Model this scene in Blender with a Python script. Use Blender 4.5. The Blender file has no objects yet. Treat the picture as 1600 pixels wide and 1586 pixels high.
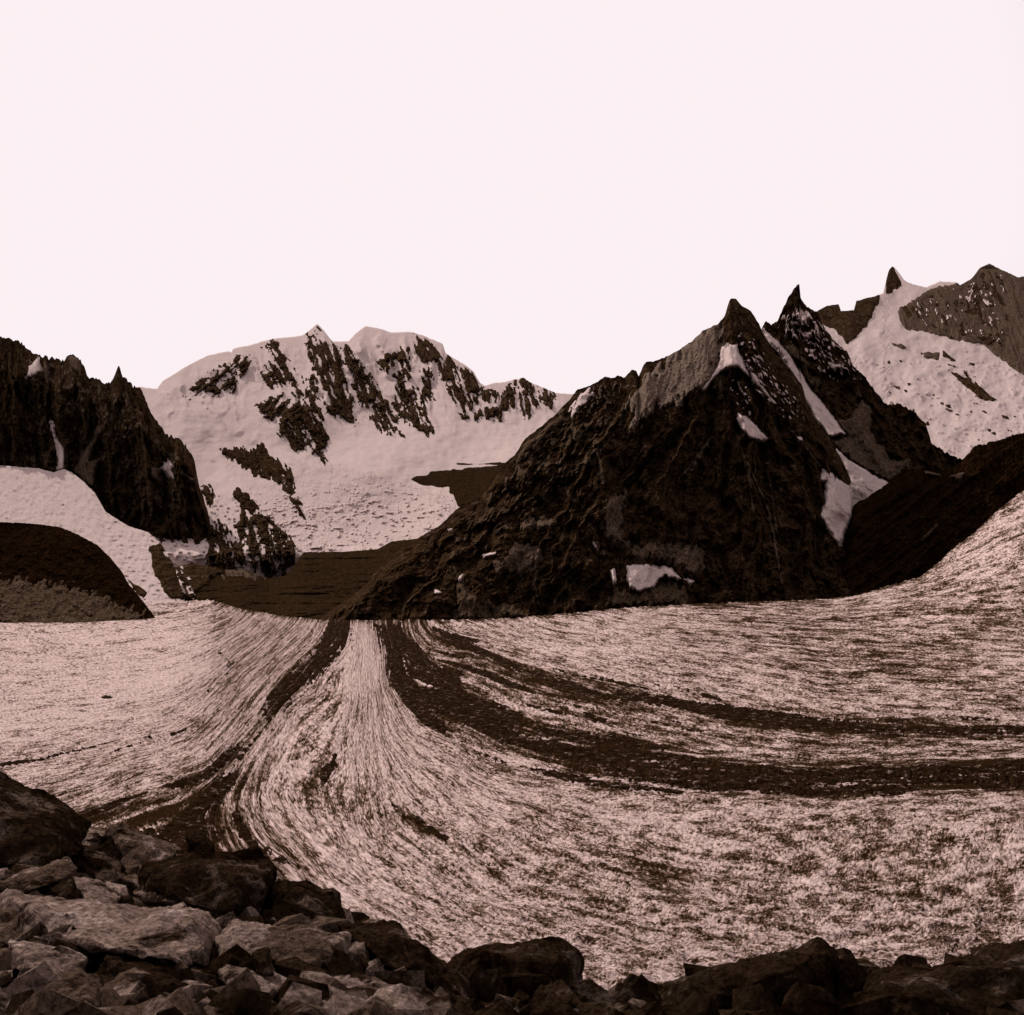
import bpy, bmesh, math, random
import numpy as np
from mathutils import Vector

# ------------------------------------------------------------------ camera, sky, sun, exposure
F = 1716.0            # focal length in photograph pixels
HX, HY = 800.0, 880.0 # level horizon in the photograph
EYE = 150.0           # camera height above the glacier (m)
SUN_EL, SUN_AZ = math.radians(38), math.radians(-39)   # azimuth from the view direction, + to the right

scn = bpy.context.scene
col = scn.collection
cam_d = bpy.data.cameras.new("camera"); cam = bpy.data.objects.new("camera", cam_d); col.objects.link(cam)
cam.location = (0, 0, EYE); cam.rotation_euler = (math.pi/2, 0, 0)
cam_d.sensor_fit = 'HORIZONTAL'; cam_d.sensor_width = 36.0
cam_d.lens = 36.0*F/1600.0
cam_d.shift_y = (HY-793.0)/1600.0
cam_d.clip_start = 0.3; cam_d.clip_end = 90000
scn.camera = cam

w = bpy.data.worlds.new("World"); scn.world = w; w.use_nodes = True
nt = w.node_tree; bg = nt.nodes['Background']
sky = nt.nodes.new('ShaderNodeTexSky'); sky.sky_type = 'NISHITA'; sky.sun_disc = False
sky.sun_elevation = SUN_EL; sky.sun_rotation = SUN_AZ
sky.altitude = 0; sky.air_density = 2.0; sky.dust_density = 6.0; sky.ozone_density = 1.0
bw = nt.nodes.new('ShaderNodeRGBToBW'); tint = nt.nodes.new('ShaderNodeMix'); tint.data_type = 'RGBA'; tint.blend_type = 'MULTIPLY'
tint.inputs[0].default_value = 1.0; tint.inputs[7].default_value = (1.0, 0.895, 0.925, 1)
cap = nt.nodes.new('ShaderNodeMath'); cap.operation = 'MINIMUM'; cap.inputs[1].default_value = .97/(.15*1.57)
nt.links.new(sky.outputs[0], bw.inputs[0]); nt.links.new(bw.outputs[0], cap.inputs[0]); nt.links.new(cap.outputs[0], tint.inputs[6])
nt.links.new(tint.outputs[2], bg.inputs[0]); bg.inputs[1].default_value = 0.15

sl = bpy.data.lights.new("sun", 'SUN'); sl.energy = 2.5; sl.angle = math.radians(0.5); sl.color = (1.0, 0.94, 0.86)
so = bpy.data.objects.new("sun", sl); col.objects.link(so)
sd = Vector((math.sin(SUN_AZ)*math.cos(SUN_EL), math.cos(SUN_AZ)*math.cos(SUN_EL), math.sin(SUN_EL)))
so.rotation_euler = sd.to_track_quat('Z', 'Y').to_euler(); so.location = (0, 0, 500)

scn.view_settings.view_transform = 'Standard'; scn.view_settings.look = 'None'
scn.view_settings.gamma = 1.0; scn.view_settings.exposure = 0.65
scn.cycles.max_bounces = 4

# ------------------------------------------------------------------ noise and geometry helpers
def _hash(ix, iy, iz, seed):
    h = (ix.astype(np.int64)*374761393 + iy.astype(np.int64)*668265263 + iz.astype(np.int64)*2147483647 + seed*974634777) & 0xFFFFFFFF
    h = ((h ^ (h >> 13))*1274126177) & 0xFFFFFFFF
    h = ((h ^ (h >> 16))*2246822519) & 0xFFFFFFFF
    return ((h ^ (h >> 15)) & 0xFFFFFF)/float(0xFFFFFF)
def vnoise(x, y, seed=0):
    """2D value noise, -1..1"""
    ix = np.floor(x); iy = np.floor(y); fx = x-ix; fy = y-iy
    fx = fx*fx*fx*(fx*(fx*6-15)+10); fy = fy*fy*fy*(fy*(fy*6-15)+10)
    z = np.zeros_like(ix)
    a = _hash(ix, iy, z, seed); b = _hash(ix+1, iy, z, seed); c = _hash(ix, iy+1, z, seed); d = _hash(ix+1, iy+1, z, seed)
    return ((a*(1-fx)+b*fx)*(1-fy) + (c*(1-fx)+d*fx)*fy)*2-1
def fbm(x, y, octv=4, seed=0, gain=.5, lac=2.07):
    s = 0*x; a = 1.0; t = 0
    for k in range(octv):
        ca, sa = math.cos(.6*k), math.sin(.6*k)
        s = s + a*vnoise((x*ca-y*sa)+17.3*k, (x*sa+y*ca)-9.1*k, seed+k*13); t += a; a *= gain; x = x*lac; y = y*lac
    return s/t
def fbm_aniso(x, y, octv=4, seed=0, gain=.5):
    s = 0*x; a = 1.0; t = 0
    for k in range(octv):
        s = s + a*vnoise(x+17.3*k, y-9.1*k, seed+k*13); t += a; a *= gain; x = x*2.1; y = y*1.9
    return s/t
def ridged(x, y, octv=4, seed=0, gain=.55):
    s = 0*x; a = 1.0; t = 0
    for k in range(octv):
        n = 1-np.abs(vnoise(x+5.7*k, y+3.3*k, seed+k*7)); s = s+a*n*n; t += a; a *= gain; x = x*2.1; y = y*1.9
    return s/t
def curve(pts):
    pts = sorted(pts); xs = np.array([p[0] for p in pts], float); ys = np.array([p[1] for p in pts], float)
    return lambda x: np.interp(x, xs, ys)
def Z(ox, oy, k, pts): return [(ox+k*a, oy+k*b) for a, b in pts]
zA = lambda p: Z(30, 480, .3153, p)
zB = lambda p: Z(220, 480, .3153, p)
zC = lambda p: Z(600, 480, .3153, p)
zD = lambda p: Z(1080, 400, .3531, p)
zE = lambda p: Z(30, 930, .375, p)
zF = lambda p: Z(560, 930, .3375, p)
zG = lambda p: Z(1050, 900, .33125, p)
zH = lambda p: Z(30, 1200, .3125, p)
zI = lambda p: Z(300, 1200, .375, p)
zJ = lambda p: Z(800, 1200, .4875, p)
zK = lambda p: Z(680, 760, .2625, p)
zM = lambda p: Z(1050, 440, .2017, p)

def sdf(px, py, poly, closed=True, pad=40):
    """distance to an outline, positive inside (computed only near it)"""
    P = np.array(poly, float)
    out = np.full(px.shape, -1e3)
    m = (px > P[:, 0].min()-pad) & (px < P[:, 0].max()+pad) & (py > P[:, 1].min()-pad) & (py < P[:, 1].max()+pad)
    x = px[m]; y = py[m]
    if x.size == 0: return out
    d = np.full(x.shape, 1e9); ins = np.zeros(x.shape, bool)
    n = len(P)
    for i in range(n if closed else n-1):
        a = P[i]; b = P[(i+1) % n]; e = b-a; L = max(e@e, 1e-9)
        t = np.clip(((x-a[0])*e[0]+(y-a[1])*e[1])/L, 0, 1)
        d = np.minimum(d, (x-a[0]-t*e[0])**2+(y-a[1]-t*e[1])**2)
        if closed and a[1] != b[1]:
            c = ((a[1] > y) != (b[1] > y)) & (x < (b[0]-a[0])*(y-a[1])/(b[1]-a[1])+a[0])
            ins ^= c
    d = np.sqrt(d)
    out[m] = np.where(ins, d, -d) if closed else -d
    return out

def tag(o, label=None, cat=None, group=None, kind=None):
    if label: o['label'] = label
    if cat: o['category'] = cat
    if group: o['group'] = group
    if kind: o['kind'] = kind
    return o

def mesh_obj(name, co, faces, mat, parent=None, smooth=False, attrs=None):
    me = bpy.data.meshes.new(name)
    used = np.unique(faces); remap = np.full(len(co), -1, np.int64); remap[used] = np.arange(len(used))
    co = co[used]; fc = remap[faces]
    me.vertices.add(len(co)); me.vertices.foreach_set('co', co.astype(np.float32).ravel())
    me.loops.add(fc.size); me.loops.foreach_set('vertex_index', fc.astype(np.int32).ravel())
    me.polygons.add(len(fc)); k = fc.shape[1]
    me.polygons.foreach_set('loop_start', np.arange(0, fc.size, k, dtype=np.int32))
    me.polygons.foreach_set('loop_total', np.full(len(fc), k, np.int32))
    me.polygons.foreach_set('use_smooth', np.full(len(fc), smooth, bool))
    for an, av in (attrs or {}).items():
        av = av[used]
        if av.ndim == 1:
            at = me.attributes.new(an, 'FLOAT', 'POINT'); at.data.foreach_set('value', av.astype(np.float32))
        else:
            at = me.attributes.new(an, 'FLOAT_VECTOR', 'POINT'); at.data.foreach_set('vector', av.astype(np.float32).ravel())
    me.update(calc_edges=True); me.validate()
    me.materials.append(mat)
    o = bpy.data.objects.new(name, me); col.objects.link(o)
    if parent: o.parent = parent
    return o

def world(px, py, Y):
    return np.stack([(px-HX)/F*Y, Y, EYE-(py-HY)/F*Y], -1)

class Slope:
    """one face of terrain: a sheet from its foot up to its crest and down the far side"""
    def __init__(s, x0, x1, top, bot, depth, step=2.0, jag=0.0, jagscale=9., seed=0, back=2500, relief=None, rows=None, drop=None):
        s.px1 = np.arange(x0, x1+.1, step)
        T = top(s.px1)+jag*np.abs(fbm(s.px1/jagscale, s.px1*0, 3, seed))*2-jag*.6
        B = np.maximum(bot(s.px1), T+1)
        n = rows or int((B-T).max()/step)+2
        v = np.linspace(0, 1, n)[:, None]
        s.px = np.repeat(s.px1[None, :], n, 0); s.py = T[None]+(B-T)[None]*v; s.v = np.repeat(v, len(s.px1), 1)
        s.T = T; s.B = B
        s.Y0 = depth(s.px, s.py, s.v)
        s.Y = s.Y0.copy()
        if relief is not None: s.Y = s.Y - relief(s.px, s.py, s.v)
        s.n = n; s.m = len(s.px1); s.back = back; s.drop = drop if drop is not None else back*.85
        idx = np.arange(n*s.m).reshape(n, s.m)
        s.quads = np.stack([idx[:-1, :-1], idx[1:, :-1], idx[1:, 1:], idx[:-1, 1:]], -1).reshape(-1, 4)
    def base(s, name, mat, smooth=False, attrs=None):
        co = world(s.px, s.py, s.Y)
        # far side of the mountain, falling away behind the crest
        kb = 9; rows = []
        crest = co[0]
        for k in range(1, kb+1):
            t = k/kb; r = crest.copy()
            r[:, 1] += s.back*t; r[:, 0] = crest[:, 0]*(1+.9*s.back*t/crest[:, 1])
            r[:, 2] = crest[:, 2]-s.drop*t**1.15+.02*s.back*t*vnoise(crest[:, 0]/150.+9*t, crest[:, 0]*0+7*t)
            r[:, 2] = np.maximum(r[:, 2], -300); rows.append(r)
        allco = np.concatenate([np.stack(rows[::-1]), co], 0)
        N = kb+s.n; idx = np.arange(N*s.m).reshape(N, s.m)
        q = np.stack([idx[:-1, :-1], idx[1:, :-1], idx[1:, 1:], idx[:-1, 1:]], -1).reshape(-1, 4)
        at = {}
        for k, a in (attrs or {}).items():
            at[k] = np.concatenate([np.repeat(a[:1], kb, 0), a], 0).reshape((-1,)+a.shape[2:])
        s.obj = mesh_obj(name, allco.reshape(-1, 3), q, mat, None, smooth, at)
        return s.obj
    def layer(s, name, th, mat, smooth=False, useY0=False, parent=True, attrs=None, minfaces=4, clampback=None):
        """a second sheet standing th metres proud of the slope wherever th > 0"""
        Yb = s.Y
        if useY0:
            Yb = s.Y0-s.Y
            for ax, k in ((1, 5), (0, 7), (1, 5), (0, 7)):
                p = np.pad(Yb, [(k, k) if a == ax else (0, 0) for a in (0, 1)], 'edge')
                c = np.cumsum(p, ax); c = np.concatenate([np.zeros_like(np.take(c, [0], ax)), c], ax)
                L_ = Yb.shape[ax]
                Yb = (np.take(c, range(2*k+1, 2*k+1+L_), ax)-np.take(c, range(0, L_), ax))/(2*k+1)
            Yb = s.Y0-Yb*.75-(s.Y0-s.Y)*.25
        lim = clampback if clampback is not None else 12
        Y = Yb-np.maximum(th, -lim)
        flat = th.ravel() > 0
        f = flat[s.quads].any(1)
        if f.sum() < minfaces: return None
        at = {k: a.reshape((-1,)+a.shape[2:]) for k, a in (attrs or {}).items()}
        return mesh_obj(name, world(s.px, s.py, Y).reshape(-1, 3), s.quads[f], mat, s.obj if parent else None, smooth, at)
    def patch(s, name, poly, mat, thick, edge=6., rag=4., ragscale=7., lean=0., seed=0, rib=0., ribscale=8., smooth=False, useY0=False, closed=True, width=0., label=None, bias=0.):
        d = sdf(s.px, s.py, poly, closed)+width
        if rag > 13: d = np.minimum(d, 8)
        ca, sa = math.cos(math.radians(lean)), math.sin(math.radians(lean))
        u = s.px*ca+s.py*sa; v = -s.px*sa+s.py*ca
        n = fbm_aniso(u/ragscale, v/(ragscale*2.2), 4, seed)
        th = np.clip((d+n*rag*1.6+bias)/edge, -1.5, 1)*thick
        if rib: th = th + rib*(ridged(u/ribscale+.5*n, v/(ribscale*5), 4, seed+3)-.5)*(d > -6)
        th[d < -20] = -50
        o = s.layer(name, th, mat, smooth, useY0)
        if o and label: o['label'] = label
        return o

# ------------------------------------------------------------------ materials
def new_mat(name):
    m = bpy.data.materials.new(name); m.use_nodes = True
    b = m.node_tree.nodes['Principled BSDF']; b.inputs['Roughness'].default_value = 1.0
    b.inputs['Specular IOR Level'].default_value = 0.0
    return m, m.node_tree, b
def N(nt, t, **kw):
    n = nt.nodes.new(t)
    for k, v in kw.items(): setattr(n, k, v)
    return n
def ramp(nt, fac, stops):
    r = N(nt, 'ShaderNodeValToRGB'); e = r.color_ramp.elements
    e[0].position, e[0].color = stops[0][0], (*stops[0][1], 1)
    e[1].position, e[1].color = stops[-1][0], (*stops[-1][1], 1)
    for p, c in stops[1:-1]:
        x = e.new(p); x.color = (*c, 1)
    nt.links.new(fac, r.inputs[0]); return r
def noise(nt, vec, scale, detail=6, rough=.6, dist=0.):
    n = N(nt, 'ShaderNodeTexNoise'); n.inputs['Scale'].default_value = scale
    n.inputs['Detail'].default_value = detail; n.inputs['Roughness'].default_value = rough
    n.inputs['Distortion'].default_value = dist
    nt.links.new(vec, n.inputs['Vector']); return n
def coords(nt, scale=(1, 1, 1), rot=(0, 0, 0)):
    g = N(nt, 'ShaderNodeNewGeometry'); mp = N(nt, 'ShaderNodeMapping')
    mp.inputs['Scale'].default_value = scale; mp.inputs['Rotation'].default_value = rot
    nt.links.new(g.outputs['Position'], mp.inputs[0]); return mp.outputs[0]
def mixc(nt, fac, a, b, mode='MIX'):
    m = N(nt, 'ShaderNodeMix', data_type='RGBA', blend_type=mode)
    for sock, v in ((0, fac), (6, a), (7, b)):
        if hasattr(v, 'is_linked') or hasattr(v, 'links'): nt.links.new(v, m.inputs[sock])
        else: m.inputs[sock].default_value = v if sock == 0 else (*v, 1)
    return m.outputs[2]

def rock_mat(name, dark, mid, light, size, streak=3., bump=1., lightpos=.68):
    """size = metres of the main mottling; streaks run down the face"""
    m, t, b = new_mat(name)
    c1 = coords(t, (1/size, 1/size, 1/(size*streak)))
    c2 = coords(t, (1/size,)*3, (.3, .5, .2))
    n1 = noise(t, c1, 1.0, 9, .68, .3); n2 = noise(t, c2, 3.0, 8, .8)
    r1 = ramp(t, n1.outputs[0], [(.36, dark), (.54, mid), (lightpos, mid), (lightpos+.1, light)])
    r2 = ramp(t, n2.outputs[0], [(.38, (.35, .35, .35)), (.5, (.9, .9, .9)), (.64, (2.1, 2.1, 2.1))])
    c = mixc(t, 1.0, r1.outputs[0], r2.outputs[0], 'MULTIPLY')
    t.links.new(c, b.inputs['Base Color'])
    bp = N(t, 'ShaderNodeBump'); bp.inputs['Strength'].default_value = .9; bp.inputs['Distance'].default_value = size*.35*bump
    t.links.new(n1.outputs[0], bp.inputs['Height'])
    bp2 = N(t, 'ShaderNodeBump'); bp2.inputs['Strength'].default_value = .8; bp2.inputs['Distance'].default_value = size*.1*bump
    t.links.new(n2.outputs[0], bp2.inputs['Height']); t.links.new(bp.outputs[0], bp2.inputs['Normal'])
    t.links.new(bp2.outputs[0], b.inputs['Normal'])
    return m
def snow_mat(name, size, base=(.60, .44, .415), dirt=(.20, .125, .09), amount=.66, bump=.5, flat=3.):
    m, t, b = new_mat(name)
    c1 = coords(t, (1/size, 1/(size*2), flat/size)); c2 = coords(t, (4/size,)*3)
    n1 = noise(t, c1, 1.0, 8, .66, .4); n2 = noise(t, c2, 1.6, 6, .75)
    r0 = ramp(t, n1.outputs[0], [(.25, tuple(x*.86 for x in base)), (.75, base)])
    r1 = ramp(t, n2.outputs[0], [(amount, (0, 0, 0)), (amount+.07, (1, 1, 1))])
    c = mixc(t, r1.outputs[0], r0.outputs[0], dirt)
    t.links.new(c, b.inputs['Base Color'])
    bp = N(t, 'ShaderNodeBump'); bp.inputs['Strength'].default_value = .7; bp.inputs['Distance'].default_value = size*.3*bump
    t.links.new(n1.outputs[0], bp.inputs['Height']); t.links.new(bp.outputs[0], b.inputs['Normal'])
    return m
def glacier_mat(name):
    m, t, b = new_mat(name)
    at = N(t, 'ShaderNodeAttribute', attribute_name='flow'); dt = N(t, 'ShaderNodeAttribute', attribute_name='dirt')
    mp = N(t, 'ShaderNodeMapping'); mp.inputs['Scale'].default_value = (.20, .42, .5); t.links.new(at.outputs['Vector'], mp.inputs[0])
    n1 = noise(t, mp.outputs[0], 1.0, 7, .68, .25)
    mp2 = N(t, 'ShaderNodeMapping'); mp2.inputs['Scale'].default_value = (.06, .12, .4); t.links.new(at.outputs['Vector'], mp2.inputs[0])
    n2 = noise(t, mp2.outputs[0], 1.0, 6, .6, .3)
    mp3 = N(t, 'ShaderNodeMapping'); mp3.inputs['Scale'].default_value = (.6, 3.2, 1); t.links.new(at.outputs['Vector'], mp3.inputs[0])
    n3 = noise(t, mp3.outputs[0], 1.0, 5, .75, .0)
    # combine: fine flecks + broad bands + local dirtiness
    def math_(op, a, b_):
        q = N(t, 'ShaderNodeMath', operation=op)
        for i, v in enumerate((a, b_)):
            if isinstance(v, (int, float)): q.inputs[i].default_value = v
            else: t.links.new(v, q.inputs[i])
        return q.outputs[0]
    s = math_('ADD', math_('MULTIPLY', n1.outputs[0], .55), math_('MULTIPLY', n2.outputs[0], .13))
    s = math_('ADD', s, math_('MULTIPLY', n3.outputs[0], .35))
    mp4 = N(t, 'ShaderNodeMapping'); mp4.inputs['Scale'].default_value = (.12, .06, .0); t.links.new(at.outputs['Vector'], mp4.inputs[0])
    n4 = noise(t, mp4.outputs[0], 1.0, 6, .7, .1)
    s = math_('ADD', s, math_('MULTIPLY', dt.outputs['Fac'], math_('MULTIPLY', math_('SUBTRACT', n4.outputs[0], .36), 1.5)))
    s = math_('ADD', s, math_('MULTIPLY', math_('SUBTRACT', n4.outputs[0], .5), .08))
    mp5 = N(t, 'ShaderNodeMapping'); mp5.inputs['Scale'].default_value = (.13, .30, .6); t.links.new(at.outputs['Vector'], mp5.inputs[0])
    for off in (.47, .55):
        n5 = noise(t, mp5.outputs[0], 1.0, 4, .6, .4)
        ln = math_('MAXIMUM', math_('SUBTRACT', .022, math_('ABSOLUTE', math_('SUBTRACT', n5.outputs[0], off), 0)), 0)
        s = math_('ADD', s, math_('MULTIPLY', ln, math_('MULTIPLY', n2.outputs[0], 9.0)))
    r = ramp(t, s, [(.47, (.44, .332, .313)), (.53, (.33, .24, .222)), (.575, (.12, .075, .056)), (.64, (.018, .009, .004))])
    rg = ramp(t, n3.outputs[0], [(.40, (1.35, 1.3, 1.25)), (.5, (1, 1, 1)), (.62, (.62, .58, .55))])
    t.links.new(mixc(t, 1.0, r.outputs[0], rg.outputs[0], 'MULTIPLY'), b.inputs['Base Color'])
    bp = N(t, 'ShaderNodeBump'); bp.inputs['Strength'].default_value = .7; bp.inputs['Distance'].default_value = 2.0; bp.invert = True
    t.links.new(s, bp.inputs['Height']); t.links.new(bp.outputs[0], b.inputs['Normal'])
    return m

DK = (.016, .0085, .0045)
M_far_rock = rock_mat('far_rock', (.022, .0115, .0055), (.05, .029, .016), (.26, .185, .165), 60, 3.0, 1., .63)
M_left_rock = rock_mat('left_rock', (.014, .0065, .0027), (.045, .026, .0135), (.17, .115, .088), 40, 4., 1., .61)
M_dark_rock = rock_mat('dark_rock', (.010, .0042, .0016), (.040, .022, .0115), (.16, .108, .076), 28, 3.0, 1., .60)
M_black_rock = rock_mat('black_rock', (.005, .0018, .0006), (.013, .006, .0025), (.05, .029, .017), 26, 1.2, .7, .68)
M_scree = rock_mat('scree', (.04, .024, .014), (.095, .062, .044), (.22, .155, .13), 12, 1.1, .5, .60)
M_flank = rock_mat('sunlit_scree', (.065, .042, .028), (.15, .105, .082), (.30, .22, .19), 12, 1.0, .5, .60)  # paler copy of the scree, with the flank's sunlight in its colour
M_scree_dark = rock_mat('dark_scree', (.038, .022, .010), (.072, .047, .031), (.14, .095, .068), 14, 1.3, .5, .60)  # scree in a darker tone
M_dark_ice = rock_mat('dark_ice', (.012, .006, .002), (.026, .0145, .007), (.06, .038, .024), 22, .4, .3, .68)
SN = (.55, .425, .40)
M_snow_far = snow_mat('far_snow', 90, SN, (.14, .085, .06), amount=.625, bump=.10)
M_snow = snow_mat('snow', 60, SN, (.12, .07, .05), amount=.62, bump=.2)
M_snow_clean = snow_mat('snow_clean', 60, SN, amount=.78, bump=.2)
M_ice = snow_mat('broken_ice', 30, SN, dirt=(.09, .052, .034), amount=.548, bump=.4, flat=2.)
M_glacier = glacier_mat('glacier_ice')
M_moraine = rock_mat('moraine_stones', (.006, .0025, .001), (.019, .0098, .0045), (.24, .17, .15), 7, .6, .8, .585)

# ------------------------------------------------------------------ valley floor under everything
gx = np.linspace(-30000, 30000, 61); gy = np.linspace(-3000, 42000, 61)
X, Yg = np.meshgrid(gx, gy)
co = np.stack([X, Yg, -340+0*X+60*fbm(X/4000, Yg/4000, 3, 5)], -1).reshape(-1, 3)
ii = np.arange(61*61).reshape(61, 61)
q = np.stack([ii[:-1, :-1], ii[:-1, 1:], ii[1:, 1:], ii[1:, :-1]], -1).reshape(-1, 4)
g = mesh_obj('ground', co, q, M_scree_dark)
tag(g, 'dark stony valley floor beneath the ice and mountains', 'ground', kind='structure')

def lin(a, b, p=1.): return lambda px, py, v: a+(b-a)*(v**p)    # crest depth a, foot depth b

# ------------------------------------------------------------------ central snow massif
topM = curve([(60, 640), (150, 612)] + zB([(0, 395), (80, 405), (110, 365), (160, 335), (230, 290), (330, 240), (430, 217), (450, 225), (456, 205), (540, 188),
    (600, 170), (660, 155), (740, 148), (800, 140), (835, 115), (875, 82), (910, 120), (950, 170), (1030, 168), (1070, 125), (1115, 93), (1180, 105), (1240, 125)]) +
    zC([(130, 122), (180, 135), (240, 160), (290, 180), (305, 225), (330, 245), (400, 285), (445, 320), (475, 375), (500, 390), (540, 375), (600, 370), (640, 360), (690, 348), (720, 370), (780, 395), (850, 425), (940, 430), (1000, 405), (1100, 400)]) + [(1000, 640), (1060, 680)])
def depM(px, py, v):
    t = np.clip((py-495)/370, 0, 1.0)
    return 10500-5650*t**.8 + 200*vnoise(px/120., py/90., 3)
def relM(px, py, v):
    u = px*.93-py*.36; w_ = px*.36+py*.93
    broken = np.clip((py-740)/60, 0, 1)
    ic = np.maximum(0, ridged(px/15.+.8*fbm(px/20., py/20., 3, 78), py/4.+.8*fbm(px/25., py/20., 3, 79), 4, 77)-.55)*165*broken
    up = np.clip((690-py)/120, 0, 1)
    return (240*up*ridged(u/34.+.6*fbm(px/30., py/30., 3, 7), w_/120., 4, 21)+34*fbm(px/22., py/14., 5, 6))*np.clip(v*14, .03, 1)+ic
Mx = Slope(60, 1060, topM, curve([(0, 900), (200, 905), (330, 930), (470, 905), (1060, 905)]), depM, 2.0, .6, 6, 1, 3500, relM)
o = Mx.base('mountain', M_snow_far, True)
tag(o, 'broad snow covered massif with dark rock ribs at the head of the valley', 'mountain', kind='structure')
ribs = [
 (zB([(225, 445), (290, 380), (350, 325), (400, 300), (470, 260), (500, 238), (522, 240), (535, 290), (505, 350), (475, 345), (460, 415), (425, 412), (415, 392), (380, 430), (320, 420)]), -50, 0),
 (zB([(612, 210), (665, 168), (690, 210), (740, 290), (775, 370), (795, 440), (770, 430), (700, 310), (720, 380), (680, 390), (588, 388), (590, 345), (632, 310)]), 28, .2),
 (zB([(620, 560), (575, 490), (640, 440), (700, 398), (735, 440), (790, 450), (830, 520)]), -45, -3),
 (zB([(700, 520), (760, 470), (800, 460), (860, 550), (920, 640), (912, 680), (885, 700), (908, 768), (880, 745), (850, 700), (790, 685), (760, 697), (690, 620)]), 30, 1),
 (zB([(815, 180), (840, 130), (880, 108), (900, 160), (970, 190), (985, 290), (1010, 400), (1047, 490), (1062, 575), (1000, 555), (930, 530), (918, 440), (880, 330), (850, 280)]), 18, 0),
 (zB([(808, 340), (850, 340), (880, 420), (905, 545), (870, 535), (830, 450)]), 18, 1),
 (zB([(985, 195), (1010, 190), (1045, 205), (1075, 270), (1130, 330), (1170, 400), (1150, 490), (1110, 480), (1060, 450), (1048, 330), (1010, 260)]), 22, 0),
 (zB([(1160, 420), (1190, 412), (1210, 470), (1240, 490), (1265, 560), (1292, 638), (1220, 622), (1160, 580), (1135, 545), (1165, 500)]), 25, 0),
 (zB([(1262, 340), (1322, 318), (1332, 400), (1400, 430), (1422, 500), (1447, 612), (1412, 628), (1340, 575), (1290, 550), (1258, 500), (1275, 440)]), 20, 1),
 (zB([(1155, 265), (1200, 245), (1260, 205), (1330, 205), (1335, 300), (1295, 330), (1240, 300), (1200, 330)]), 25, -2.5),
 (zB([(1350, 130), (1380, 140), (1432, 170), (1490, 220), (1505, 262), (1400, 270), (1360, 220)]), 30, -2.5),
 (zB([(1390, 320), (1430, 305), (1450, 380), (1440, 460), (1405, 430)]), 25, -1),
 (zC([(262, 250), (340, 262), (400, 300), (450, 322), (500, 400), (430, 430), (470, 470), (400, 520), (350, 470), (310, 440), (320, 370), (280, 330)]), 20, -1),
 (zC([(345, 545), (440, 540), (500, 510), (580, 480), (610, 400), (632, 362), (650, 380), (642, 440), (625, 510), (580, 562), (480, 552)]), 5, 0),
 (zC([(665, 400), (690, 360), (740, 395), (752, 480), (722, 500), (712, 548), (680, 520), (668, 460)]), 10, 0),
 (zC([(760, 410), (800, 405), (832, 430), (855, 495), (800, 490), (760, 460)]), 10, -1),
 (zC([(460, 430), (500, 420), (560, 430), (578, 462), (540, 470), (505, 450)]), 10, 0),
 (zB([(410, 705), (450, 712), (560, 702), (600, 685), (640, 740), (700, 785), (745, 808), (764, 938), (740, 930), (690, 880), (610, 850), (540, 812), (490, 765), (450, 752)]), 15, 1),
 (zB([(465, 925), (490, 903), (530, 930), (578, 1005), (550, 1012), (510, 990)]), 20, 1),
 (zB([(290, 875), (350, 885), (385, 960), (345, 975), (300, 930)]), 20, -2.5),
 (zB([(470, 1080), (500, 1010), (520, 1005), (545, 1040), (600, 1020), (680, 1080), (740, 1140), (778, 1190), (755, 1270), (720, 1310), (640, 1337), (560, 1300), (500, 1270), (452, 1210)]), 14, 0),
 (zB([(340, 1080), (400, 1040), (440, 1130), (450, 1240), (520, 1330), (300, 1330), (330, 1200)]), 12, -1.5),
 (zB([(740, 950), (770, 955), (790, 990), (830, 1060), (800, 1040)]), 30, -1),
]
rib_labels = {0: 'long grey rock rib slanting up to the left shoulder', 1: 'dark triangular rock tooth left of the pointed summit', 4: 'tall dark rock rib under the pointed summit',
  17: 'isolated dark rock island in the snow slope', 18: 'small dark rock knob above the ice edge', 20: 'rounded grey rock mass at the foot of the icefall', 13: 'low dark rock wedge by the pass'}
for i, (p, lean, bias) in enumerate(ribs):
    low = i in (17, 18)
    Mx.patch('rock_rib', p, M_far_rock if i not in (17, 18) else M_dark_rock, 45 if not low else 40, 5, 3.8, 3.2, -lean, 100+i, 200 if not low else 110, 6., label=rib_labels.get(i), bias=bias+1.2)
# scattered pinpoint rocks and crevasse lips on the snow
n = fbm(Mx.px/5., Mx.py/3., 3, 900); reg = sdf(Mx.px, Mx.py, [(270, 640), (420, 640), (620, 720), (760, 690), (700, 780), (640, 840), (480, 860), (330, 740)])
M_shadow = Mx.patch('painted_shadow', zC([(130, 852), (230, 820), (400, 795), (600, 776), (640, 800), (540, 900), (480, 985), (380, 990), (345, 960), (320, 890), (200, 890)]), M_dark_ice, 14, 5, 2.0, 8., 80, 61, label='painted shadow band crossing the snow beside the ridge')  # the ridge's cast shadow on the snow, painted as a dark sheet
Mx.patch('broken_ice', [(345, 715), (420, 730), (470, 720), (560, 735), (640, 760), (725, 770), (712, 800), (650, 845), (480, 868), (440, 840), (400, 790)], M_ice, 8, 8, 9, 6, 0, 63)
Mx.patch('painted_shadow', zC([(300, 770), (420, 776), (580, 770), (580, 780), (420, 783)]), M_dark_ice, 14, 3, 1.5, 8., 80, 62)  # thin strip along the top of the painted shadow

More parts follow.
